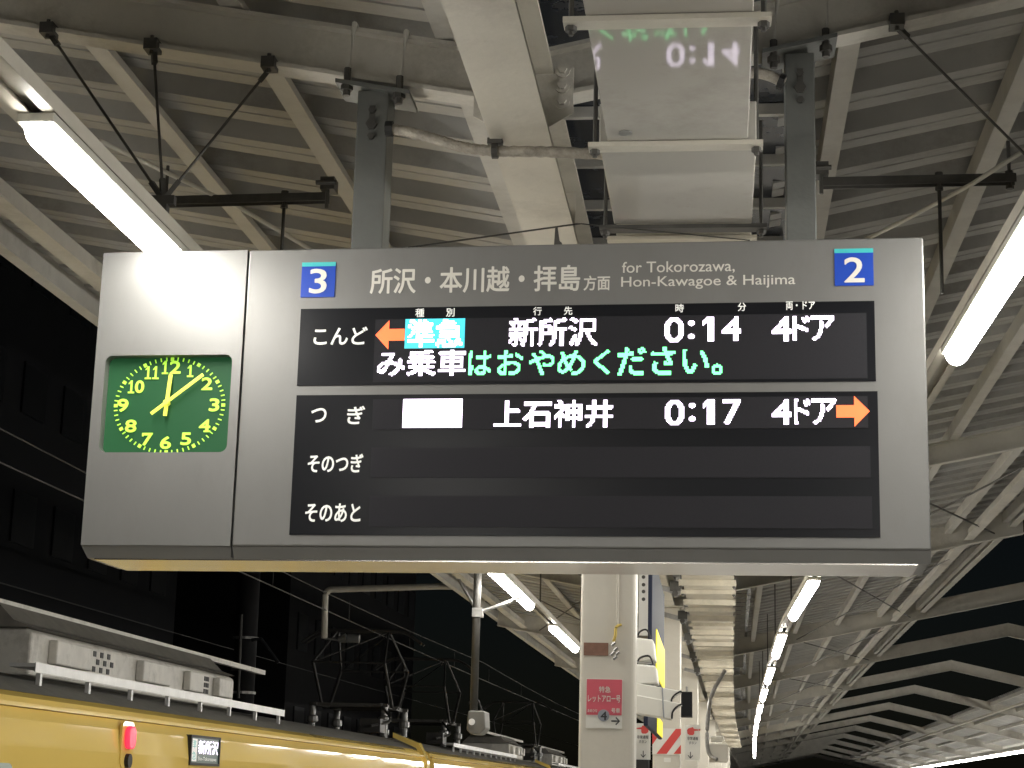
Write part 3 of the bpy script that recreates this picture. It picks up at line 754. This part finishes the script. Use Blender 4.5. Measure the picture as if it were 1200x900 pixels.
# ------------------------------------------------------------------ things on and beside the columns
def board(name, px, Y, label, cat, m, grp=None, th=.006, par=None):
    A = at_y(px[0], px[3], Y); B = at_y(px[2], px[1], Y)
    o = empty(name, ((A.x + B.x) / 2, Y, A.z), label, cat, grp)
    MB().box(A.x, B.x, Y - th, Y - .0005, A.z, B.z).build('board', m, o)
    return o, (A.x, A.z, B.x, B.z)
def btext(par, items, Y, m, name, off=.01):
    for s, b in items:
        mb = MB(); A = at_y(b[0], b[3], Y); B = at_y(b[2], b[1], Y); v, f = text_mesh(s); v = fit(v, A.x, A.z, B.x, B.z); d = off * (B.z - A.z)
        for k, (u, w) in enumerate(((0, 0), (1, 0), (-1, 0), (0, 1), (0, -1))): mb.add([(x + u * d, Y - .0003 * k, z + w * d) for x, z in v], f)
        mb.build(name, m, par)
def bquad(par, px, Y, m, name):
    A = at_y(px[0], px[3], Y); B = at_y(px[2], px[1], Y); return MB().box(A.x, B.x, Y, Y + .002, A.z, B.z).build(name, m, par)
Yk = COLY[0]
ns, _ = board('express_notice', (686.5, 796, 729.5, 853), Yk, 'pink and white express train notice with number 4 on the near column', 'notice', M['white'])
bquad(ns, (687, 796.5, 729, 837.5), Yk - .010, M['pink'], 'pink_field')
btext(ns, [('特急', (702, 804.5, 715.5, 811.5)), ('レットアロー号', (689, 815, 727, 822.5)), ('号車', (716.5, 830, 726.5, 835.5)), ('あめひな', (688.5, 831, 700, 834.5))], Yk - .0125, M['white_print'], 'lettering', .012)
q = at_y(707.5, 838.5, Yk); MB().tube([(q.x, Yk - .014, q.z), (q.x, Yk - .0105, q.z)], .0265, 20).build('number_disc', M['greydisc'], ns)
btext(ns, [('4', (704, 834, 711, 843.5)), ('→', (716.5, 840.5, 726.5, 849.5))], Yk - .0155, M['ink'], 'number', .03)
rp, _ = board('rusty_plate', (684, 753.5, 713, 768), Yk, 'small rusty brown plate fixed above the pink notice', 'plate', M['rust'])
# cable and tie on the near column
o = empty('column_cable', at_y(721, 760, Yk - .01), 'thin cream cable with yellow tie and clamp on near column', 'cable')
MB().tube([at_y(724, 655, Yk - .006), at_y(723.5, 735, Yk - .006)], .006, 6).build('cable', M['cream_clean'], o)
MB().tube(smooth_path([at_y(728, 732, Yk - .012), at_y(722, 735, Yk - .02), at_y(721, 745, Yk - .018), at_y(719, 752, Yk - .012)], 5), .007, 6).build('tie', M['ytie'], o)
m = MB()
for px, py in ((719, 755), (722, 761), (718, 766), (724, 766), (721, 771)):
    q = at_y(px, py, Yk - .012); m.tube([q + Vector((-.008, 0, -.006)), q + Vector((.008, -.006, .008))], .007, 6)
m.build('clamp', M['steel'], o)
# perforated strut
o, bx = board('perforated_strut', (748.5, 655, 760.5, 745), 9.6, 'white perforated upright strut just right of near column', 'strut', M['white'], th=.03)
m = MB()
for py in (676, 685, 693, 702):
    q = at_y(754, py, 9.56); m.tube([(q.x, 9.568, q.z), (q.x, 9.571, q.z)], .010, 10)
m.build('holes', M['dark_steel'], o)
# dark navy sign boxes seen almost edge-on
def side_sign(ya, yb, X, ha, hb, label, yel):
    o = empty('sign_box', (X, (ya + yb) / 2, Zh(ha)), label, 'sign box', 'sign boxes edge-on beside columns')
    MB().box(X - .022, X, ya, yb, Zh(ha), Zh(hb)).build('case', M['navy'], o, bevel=.004)
    MB().box(X + .0005, X + .006, *yel, ).build('lit_panel', M['yellow_lit'], o)
    return o
side_sign(9.4, 11.6, -.335, .60, 1.24, 'dark navy sign box with a yellow lit face, behind the white boxes', (10.0, 11.55, Zh(.63), Zh(.88)))
side_sign(9.2, 11.6, -.345, .325, .44, 'low dark sign box with a pale yellow face under the hooded cameras', (10.6, 11.55, Zh(.335), Zh(.43)))
# white boxes and hooded monitors projecting from the column
def wbox(px, Y, label, dep=.25):
    A = at_y(px[0], px[3], Y); B = at_y(px[2], px[1], Y)
    o = empty('equipment_box', ((A.x + B.x) / 2, Y, A.z), label, 'equipment box', 'white boxes beside the near column')
    MB().prism([(A.x, A.z), (B.x + .005, A.z + .012), (B.x - .006, B.z - .01), (A.x, B.z)], 'y', Y, Y + dep).build('case', M['white'], o, bevel=.008)
    MB().box(A.x + .01, B.x - .015, Y - .004, Y - .0005, A.z - .004, A.z + .004).build('lip', M['steel'], o)
    m = MB().tube(smooth_path([(A.x + .03, Y + .05, B.z - .005), (A.x + .045, Y + .05, B.z + .03), (B.x - .04, Y + .05, B.z + .04), (B.x - .02, Y + .05, B.z)], 5), .005, 6); m.build('lead', M['black'], o)
    return o
wbox((738, 747, 767, 776), 8.75, 'upper white equipment box on the right of the near column')
wbox((738, 778, 770, 803), 8.7, 'lower white equipment box under another white box beside near column')
def hood(px, Y, label, drop):
    A = at_y(px[0], px[3], Y); B = at_y(px[2], px[1], Y)
    o = empty('hooded_monitor', ((A.x + B.x) / 2, Y, A.z), label, 'monitor', 'hooded monitors beside the near column')
    w = B.x - A.x; h = B.z - A.z; n = 8
    curve = [(A.x + w * (.80 + .2 * (i / n) ** 1.8), A.z + h * (.02 + .62 * (i / n) ** .55) ) for i in range(n + 1)]
    top = [(B.x, A.z + h * .66), (A.x + w * .55, A.z + h * .80), (A.x, B.z)]
    MB().prism([(A.x, A.z + drop)] + curve + top[1:], 'y', Y, Y + .22).build('hood', M['white'], o, bevel=.004)
    mb = MB(); mb.tube([(x + .003, Y - .003, z) for x, z in curve], .0045, 6); mb.build('rim', M['black'], o)
    mb = MB(); xs = A.x + w * .66
    mb.tube([(xs, Y - .002, A.z + h * .05), (xs - .006, Y - .002, A.z + h * .78)], .003, 5); mb.build('joint_line', M['greydisc'], o)
    return o
hood((738, 800, 798, 826), 8.66, 'upper white hooded monitor pointing right beside near column', .035)
hood((738, 814, 799, 842), 8.62, 'lower white hooded monitor pointing right beside near column', .03)
# emergency push-button notices
def emergency(px, Y, label, mirror, tail):
    o, bx = board('emergency_notice', px, Y, label, 'notice', M['white'], 'white emergency button notices', th=.02)
    x0, y0, x1, y1 = px; w = x1 - x0; h = y1 - y0
    fx = (lambda u: x0 + u * w) if not mirror else (lambda u: x1 - u * w)
    hand_px = [(.12, .14), (.20, .09), (.50, .05), (.55, .07), (.58, .10), (.86, .115), (.88, .15), (.60, .16), (.60, .24), (.52, .28), (.30, .28), (.15, .24)]
    P = [at_y(fx(u), y0 + v * h, Y - .022) for u, v in hand_px]
    m = MB().add([(p.x, Y - .022, p.z) for p in P], [tuple(range(len(P)))]); m.build('pointing_hand', M['red'], o)
    q = at_y(fx(.95), y0 + .13 * h, Y - .022); MB().tube([(q.x, Y - .024, q.z), (q.x, Y - .021, q.z)], .008, 8).build('button_mark', M['red'], o)
    btext(o, [('非常通報', (x0 + .14 * w, y0 + .33 * h, x1 - .14 * w, y0 + .42 * h)), ('ボタン', (x0 + .25 * w, y0 + .46 * h, x1 - .25 * w, y0 + .54 * h)), ('↓', (x0 + (.5 if mirror else .32) * w - 2.5, y0 + .76 * h, x0 + (.5 if mirror else .32) * w + 3.5, y0 + .95 * h))], Y - .0225, M['ink'], 'lettering', .012)
    return o
emergency((744, 848, 762.5, 890), 12.0, 'white emergency notice with red hand left of the striped board', True, 0)
emergency((803, 850, 820.5, 891), 16.3, 'white emergency notice with red hand right of the striped board', False, 0)
o, _ = board('dark_box', (744.5, 891, 761, 906), 12.02, 'black box under the left emergency notice', 'box', M['black'], th=.1)
# red and white diagonal board on column 2
Yb = COLY[1] - .002
o, bx = board('striped_board', (764.5, 854, 798, 884), Yb, 'board with red and white diagonal stripes on a column', 'hazard board', M['white'])
m = MB()
def sp(u, v): return at_y(764.5 + u * 33.5, 854 + v * 30, Yb - .008)
for poly in (((0, .15), (0, .62), (.38, .02), (.12, .02)), ((.14, .98), (.50, .98), (1, .22), (1, 0), (.82, 0)), ((.74, .98), (1, .98), (1, .62))):
    m.add([sp(*p) for p in poly], [tuple(range(len(poly)))])
m.build('stripes', M['red'], o)
o, _ = board('small_label', (778, 888, 786, 893), Yb, 'tiny white label stuck below the striped board', 'label', M['white'], th=.004)
# black display box
o, bx = board('black_monitor', (798.5, 812, 811.5, 841), 15.9, 'black monitor box hanging beside the far columns', 'monitor', M['black'], th=.18)
MB().box(bx[0] + .008, bx[2] - .008, 15.715, 15.7195, bx[1] + .01, bx[3] - .01).build('screen', M['black_glass'], o)
q = Vector(((bx[0] + bx[2]) / 2, 15.82, bx[3])); MB().tube([q, q + Vector((0, 0, .05))], .01, 6).build('bracket', M['steel'], o)
# junction box and looped conduit beside the third column
A = at_y(831, 893, 20); B = at_y(853, 872, 20)
o = empty('junction_box', ((A.x + B.x) / 2, 20, A.z), 'pale junction box with looped conduit beside the far columns', 'junction box')
MB().box(A.x, B.x, 20, 20.16, A.z, B.z).build('box', M['cream_clean'], o, bevel=.01)
m = MB().tube(smooth_path([at_y(850, 785, 20.1), at_y(834, 815, 20.1), at_y(829, 850, 20.1), at_y(829, 875, 20), at_y(833, 886, 19.95), at_y(840, 890, 19.9)], 6), .022, 8); m.build('conduit', M['steel'], o)
q0, q1 = at_y(833, 866, 20), at_y(846, 866, 20); MB().tube([q0, q1], .035, 10).build('loudspeaker_horn', M['fixture'], o)
# small side brackets carrying the tray, on the left
br = None
for i, y in enumerate([9.2, 11.3, 13.4, 15.6, 17.8, 20.2, 22.6]):
    if br is None:
        br = empty('tray_bracket', (tx0 - .02 + cx(y), y, Zh(1.45)), 'x', 'bracket', 'brackets along the left side of the cable tray')
        x = tx0 - .02 + cx(y)
        m = MB(); m.bar((x - .02, y, Zh(1.45)), (GX + .02 + cx(y), y, Zh(1.50)), .03, .04); m.build('arm', M['steel'], br)
        m = MB(); m.box(x - .10, x - .02, y - .05, y + .05, Zh(1.46), Zh(1.53)); m.tube([(x - .06, y - .06, Zh(1.44)), (x - .06, y + .06, Zh(1.44))], .022, 8); m.build('clamp', M['dark_steel'], br)
        b0 = br
    else:
        br = copy_tree(b0); br.location = (tx0 - .02 + cx(y), y, Zh(1.45))
    br['label'] = '%s clamp bracket along the left side of the cable tray, counting from the sign' % nth[i]

# ------------------------------------------------------------------ pole with a boxed camera hanging from the canopy
Yp = 12.0
T = at_y(562, 600, Yp); Bp = at_y(561.5, 832, Yp)
o = empty('hanging_camera', (T.x, Yp, Bp.z), 'grey boxed camera at the bottom of a thin hanging pole', 'camera')
MB().tube([(T.x, Yp, rz(T.x)), (T.x, Yp, Bp.z)], .026, 10).build('pole', M['dark_steel'], o, smooth=True)
A = at_y(549, 861, Yp); B = at_y(572, 834, Yp)
MB().prism([(A.x, A.z + .03), (A.x + .01, B.z), (B.x - .01, B.z), (B.x, A.z + .04), (B.x - .04, A.z), (A.x + .03, A.z)], 'y', Yp - .12, Yp + .14).build('case', M['boxgrey'], o, bevel=.01)
MB().tube(smooth_path([(T.x + .01, Yp, Bp.z), (T.x - .03, Yp, Bp.z + .05), (T.x + .03, Yp, Bp.z + .06), (T.x + .06, Yp, Bp.z - .04)], 5), .006, 6).build('lead', M['black'], o)
q = at_y(553, 846, Yp - .125); MB().tube([(q.x, Yp - .121, q.z), (q.x, Yp - .135, q.z)], .022, 12).build('lens', M['glass'], o)
m = MB(); j = at_y(560, 718, Yp); 
m.tube([j, at_y(538, 680, Yp + .5)], .012, 6); m.tube([j, at_y(600, 705, Yp)], .012, 6); m.tube([j, at_y(610, 700, Yp + .6)], .010, 6); m.box(j.x - .035, j.x + .035, Yp - .035, Yp + .035, j.z - .03, j.z + .03)
m.build('stay', M['steel'], o)

# ------------------------------------------------------------------ overhead line equipment
A = at_y(515, 687, 24.5); Bq = at_y(384, 690.5, 24.5); Cq = at_y(380, 748, 24.5)
o = empty('wire_bracket', A, 'pale bent pipe arm reaching from the canopy eaves over the train', 'bracket')
MB().tube([A + Vector((.3, 0, 0)), A] + smooth_path([Bq + Vector((.12, 0, 0)), Bq + Vector((.03, 0, -.01)), Bq + Vector((-.02, 0, -.06)), Bq + Vector((-.03, 0, -.15))], 4) + [Cq], .045, 10).build('pipe', M['cream'], o, smooth=True)
q = at_y(396, 750, 24.5); m = MB().tube([q, q + Vector((.12, 0, .03))], [.03, .07], 10); m.tube([Cq, q], .015, 6); m.tube([q + Vector((.14, 0, .03)), q + Vector((.3, 0, .02))], .06, 10); m.build('insulator', M['insul'], o)
# contact wires
def wire(x, h, r, label, ya=4, yb=120, sag=.0):
    pts = []
    for i in range(30):
        y = ya + (yb - ya) * i / 29; pts.append((x + cx(y), y, Zh(h) - sag * math.sin(math.pi * ((y % 40) / 40))))
    pipe('overhead_wire', pts, r, M['wire'], label, 'overhead wire', 'overhead wires above the left tracks')
wire(-5.5, 2.34, .009, 'thin overhead wire above the yellow train, the lower of its pair')
wire(-5.5, 2.72, .008, 'thin overhead wire above the yellow train, the upper of its pair', sag=.15)
wire(-9.4, 2.45, .009, 'faint overhead wire over the farther track, low in the dark')
m = MB()
for y in (17, 21.5, 26, 31, 36, 41, 47): m.tube([(-5.5 + cx(y), y, Zh(2.34)), (-5.5 + cx(y), y, Zh(2.64))], .005, 5)
m.build('overhead_wire_droppers', M['wire']); tag(bpy.data.objects['overhead_wire_droppers'], 'short vertical droppers joining the paired overhead wires', 'dropper wires', kind='stuff')
# pole in the dark beyond the train
q = at_y(291, 700, 28); o = empty('utility_pole', (q.x, 28, -1.1), 'dark round pole standing behind the yellow train', 'pole')
MB().tube([(q.x, 28, -1.1), (q.x, 28, 9)], [.2, .16], 14).build('pole', M['bldg2'], o, smooth=True)
m = MB()
for py in (748, 785, 812): z = at_y(291, py, 28).z; m.tube([(q.x, 28, z - .02), (q.x, 28, z + .02)], .205, 14)
m.build('band', M['steel'], o)
p1 = at_y(283, 720, 27.7); p2 = at_y(279, 818, 27.7); MB().tube([p1, p2], .025, 8).build('cable_guard', M['wire'], o)
q2 = at_y(302, 750, 27.8); MB().tube([q2 + Vector((-.1, 0, 0)), q2 + Vector((.05, 0, .02)), q2 + Vector((.35, 0, -.35))], .03, 8).build('bracket', M['bldg'], o)
# dark buildings
def building(x0, x1, y0, y1, zt, label, m):
    o = empty('building', ((x0 + x1) / 2, y0, -1.1), label, 'building')
    MB().box(x0, x1, y0, y1, -1.1, zt).build('walls', m, o)
    MB().box(x0 - .2, x1 + .2, y0 - .2, y1 + .2, zt + .002, zt + .35).build('roof', M['bldg2'], o)
    for k in range(3):
        z = zt - 2.2 - 3 * k
        if z > 0:
            yy = y0 + 1.2
            while yy + 1.4 < y1: MB().box(x1 + .003, x1 + .05, yy, yy + 1.4, z, z + 1.2).build('window', M['window_dark'], o); yy += 2.6
M['window_dark'] = mat('unlit_windows', (.007, .008, .010), .5)
building(-24, -16, 30, 52, 15.0, 'big dark grey building far behind the clock end', M['bldg'])
building(-22, -13.5, 56, 80, 11, 'dark lower building far behind the yellow train', M['bldg2'])
building(-30, -19, 10, 29, 10, 'black building at far left in the night', M['bldg2'])

# ------------------------------------------------------------------ the yellow train
TX0, TX1 = -4.12, -6.92; TC = (TX0 + TX1) / 2
def train_car(y0, y1, label, ac, pans, rail_, lamp=None, disp=None, wins=()):
    o = empty('train_car', (TC, (y0 + y1) / 2, -1.1), label, 'train car', 'cars of the yellow train')
    # body side profile (x offset from the side, z)
    r = [(TX0, -.85), (TX0, .2), (TX0 + .012, 1.1), (TX0, 1.9), (TX0 - .02, 2.06), (TX0 - .055, 2.13), (TX0 - .085, 2.145), (TX0 - .10, 2.20), (TX0 - .16, 2.235)]
    prof = r + [(TX0 + TX1 - x, z) for x, z in reversed(r)]
    b = MB().prism(prof, 'y', y0, y1).build('body', M['yellow'], o)
    n = 14; rp_ = []
    for i in range(n + 1):
        t = i / n; x = TX0 - .165 + (TX1 - TX0 + .33) * t; rp_.append((x, 2.237 + .24 * math.sin(math.pi * t) ** .8))
    MB().prism(rp_, 'y', y0 + .05, y1 - .05).build('roof', M['train_roof'], o)
    # gutter lip
    MB().box(TX0 - .062, TX0 - .03, y0 + .03, y1 - .03, 2.136, 2.16).build('gutter', M['yellow'], o)
    # end gangway edge
    MB().prism([(TX0 + .01, 1.0), (TX0 + .01, 2.08), (TX0 - .12, 2.33), (TX0 - .5, 2.47), (TX0 - .5, 2.40), (TX0 - .16, 2.26), (TX0 - .04, 2.05), (TX0 - .04, 1.0)], 'y', y1 - .35, y1 - .10).build('end_edge', M['yellow'], o)
    if ac:
        a0, a1 = ac; xs = -4.93
        u = MB().prism([(xs, 2.44), (xs, 2.745), (xs - .05, 2.775), (2 * TC - xs + .05, 2.775), (2 * TC - xs, 2.745), (2 * TC - xs, 2.44)], 'y', a0, a1).build('air_conditioner', M['ac_grey'], o, bevel=.02)
        MB().prism([(xs + .045, 2.777), (xs - .10, 2.825), (TC + .35, 2.96), (TC - .35, 2.96), (2 * TC - xs + .05, 2.777)], 'y', a0 - .12, a1 - .12).build('cover', M['ac_top'], u)
        MB().box(TC + .30, TC + .36, a0 - 3, a1 + 2.2, 2.93, 2.98).build('ridge_strip', M['ac_grey'], u)
        L = a1 - a0
        for f0, f1 in ((.06, .20), (.43, .57), (.68, .76), (.86, .95)):
            MB().box(xs + .001, xs + .075, a0 + L * f0, a0 + L * f1, 2.54, 2.72).build('access_panel', M['ac_grey'], u, bevel=.012)
        for f0, cols_, rows_ in ((.235, 6, 3), (.79, 3, 3), (.965, 2, 3)):
            mm = MB()
            for i in range(cols_):
                for k in range(rows_):
                    if (i + k) % 2 == 0 or cols_ < 4:
                        ya = a0 + L * f0 + .085 * i; mm.box(xs + .001, xs + .006, ya, ya + .068, 2.55 + .06 * k, 2.593 + .06 * k)
            mm.build('vent_holes', M['black'], u)
    if rail_:
        a, b_ = rail_
        w = MB().box(-4.66, -4.48, a, b_, 2.435, 2.46); w.box(-4.482, -4.476, a, b_, 2.40, 2.465); w = w.build('roof_walkway', M['walk'], o)
        k = int((b_ - a) / .9)
        for i in range(k + 1):
            y = a + .15 + (b_ - a - .3) * i / k; MB().box(-4.52, -4.49, y - .02, y + .02, 2.26, 2.4).build('support', M['walk'], w)
    if lamp:
        y = lamp; x = TX0 - .012
        bk = MB().prism(rrect(y - .13, 1.80, y + .13, 2.12, .06), 'x', x + .002, x + .022).build('side_lamp', M['yellow'], o)
        MB().prism(rrect(y - .085, 1.93, y + .085, 2.09, .06), 'x', x + .023, x + .06).build('lens', M['red_lamp'], bk, bevel=.012, smooth=False)
        MB().tube([(x + .022, y, 1.85), (x + .05, y, 1.85)], .05, 14).build('switch', M['black'], bk)
    if disp:
        ya, yb, za, zb = disp; x = TX0 + .003
        d = MB().box(x - .05, x + .004, ya, yb, za, zb).build('destination_display', M['green_disp'], o)
        fr = MB()
        for bx in ((ya - .03, yb + .03, zb, zb + .02), (ya - .03, yb + .03, za - .02, za), (ya - .03, ya, za, zb), (yb, yb + .03, za, zb)): fr.box(x - .05, x + .012, *bx)
        fr.build('frame', M['black'], d)
        MB().box(x + .0045, x + .0055, ya + .01, ya + .16, za + .01, zb - .01).build('class_panel', M['screen_print'], d)
        def sidetext(s, y_0, z_0, y_1, z_1, m_, nm):
            v, f = text_mesh(s); v = fit(v, y_0, z_0, y_1, z_1); MB().add([(x + .006, a, z) for a, z in v], f).build(nm, m_, d)
        hh = zb - za
        sidetext('新所沢', ya + .2, za + hh * .36, yb - .02, zb - hh * .08, M['led_white'], 'lettering')
        sidetext('Shin-Tokorozawa', ya + .2, za + hh * .1, yb - .06, za + hh * .25, M['screen_print'], 'lettering')
        sidetext('準', ya + .03, za + hh * .55, ya + .14, zb - hh * .1, M['teal'], 'lettering')
        sidetext('急', ya + .03, za + hh * .12, ya + .14, za + hh * .45, M['teal'], 'lettering')
    for k, (ya, yb) in enumerate(wins):
        w = MB().prism(rrect(ya, .85, yb, 1.80 if yb < 12 else 1.62, .09), 'x', TX0 - .03, TX0 + .009).build('window', M['window'], o)
    for yp in pans:
        zb = 2.9; xw = .55
        p = MB(); 
        for xx in (TC - .5, TC + .5): p.bar((xx, yp - 1.0, zb), (xx, yp + 1.0, zb), .05, .05)
        for yy in (yp - .9, yp + .9, yp): p.bar((TC - .6, yy, zb), (TC + .6, yy, zb), .05, .05)
        p = p.build('pantograph', M['dark_steel'], o)
        for xx in (TC - .55, TC + .55):
            for yy in (yp - .9, yp + .9):
                MB().tube([(xx, yy, 2.45), (xx, yy, 2.62), (xx, yy, 2.64), (xx, yy, 2.72), (xx, yy, 2.74), (xx, yy, 2.87)], [.05, .05, .085, .085, .05, .05], 10).build('insulator', M['insul'], p)
        ar = MB()
        for xx in (TC - xw, TC + xw):
            for s in (-1, 1):
                ar.tube([(xx, yp + .25 * s, zb), (xx, yp + 1.05 * s, zb + .62)], .026, 8); ar.tube([(xx, yp + 1.05 * s, zb + .62), (TC + (xx - TC) * .75, yp + .08 * s, 4.06)], .018, 8)
        for s in (-1, 1):
            ar.tube([(TC - xw, yp + 1.05 * s, zb + .62), (TC + xw, yp + 1.05 * s, zb + .62)], .015, 6); ar.tube([(TC - xw, yp + 1.05 * s, zb + .62), (TC + xw * .75, yp + .08 * s, 4.06)], .011, 6)
        ar.build('arms', M['panto'], p)
        hd = MB()
        for yy in (yp - .14, yp + .14): hd.tube(smooth_path([(TC - .95, yy, 3.88), (TC - .75, yy, 4.02), (TC - .5, yy, 4.08), (TC + .5, yy, 4.08), (TC + .75, yy, 4.02), (TC + .95, yy, 3.88)], 4), .022, 8)
        hd.build('contact_head', M['panto'], p)
        cab = MB(); cab.tube(smooth_path([(TC + .5, yp - .9, 2.9), (TC + .75, yp - 1.5, 2.66), (TC + .6, yp - 2.2, 2.55)], 6), .02, 6)
        cab.box(TC + .4, TC + .7, yp - 2.0, yp - 1.6, 2.47, 2.66); cab.build('power_lead', M['panto'], p)
    o.location.z += -.13
    return o
wn = lambda a, n: [(a + 2.1 * i, a + 2.1 * i + 1.5) for i in range(n)]
ca = train_car(6.0, 26.2, 'glossy yellow train car with roof air conditioner and red side lamp', (12.6, 18.2), [], (11.55, 18.6), 12.45, (14.03, 14.83, 1.865, 2.06), wn(8.9, 7))
cb = train_car(26.7, 46.9, 'second yellow train car carrying diamond pantographs on its roof', (43.5, 46.5), [27.9, 34.0], (31.0, 41), None, None, wn(28, 8))
cc = train_car(47.4, 67.6, 'far yellow train car half hidden behind the near column', (55, 60), [50.5], (52, 62), None, None, wn(48.6, 8))

# a few bolts and stiffeners that break up the long girder
for y in [5.5 + 1.05 * i for i in range(12)]:
    MB().box(GX - .07, GX + .07, y - .004, y + .004, GB + .016, GT - .016).build('stiffener', M['cream'], can)
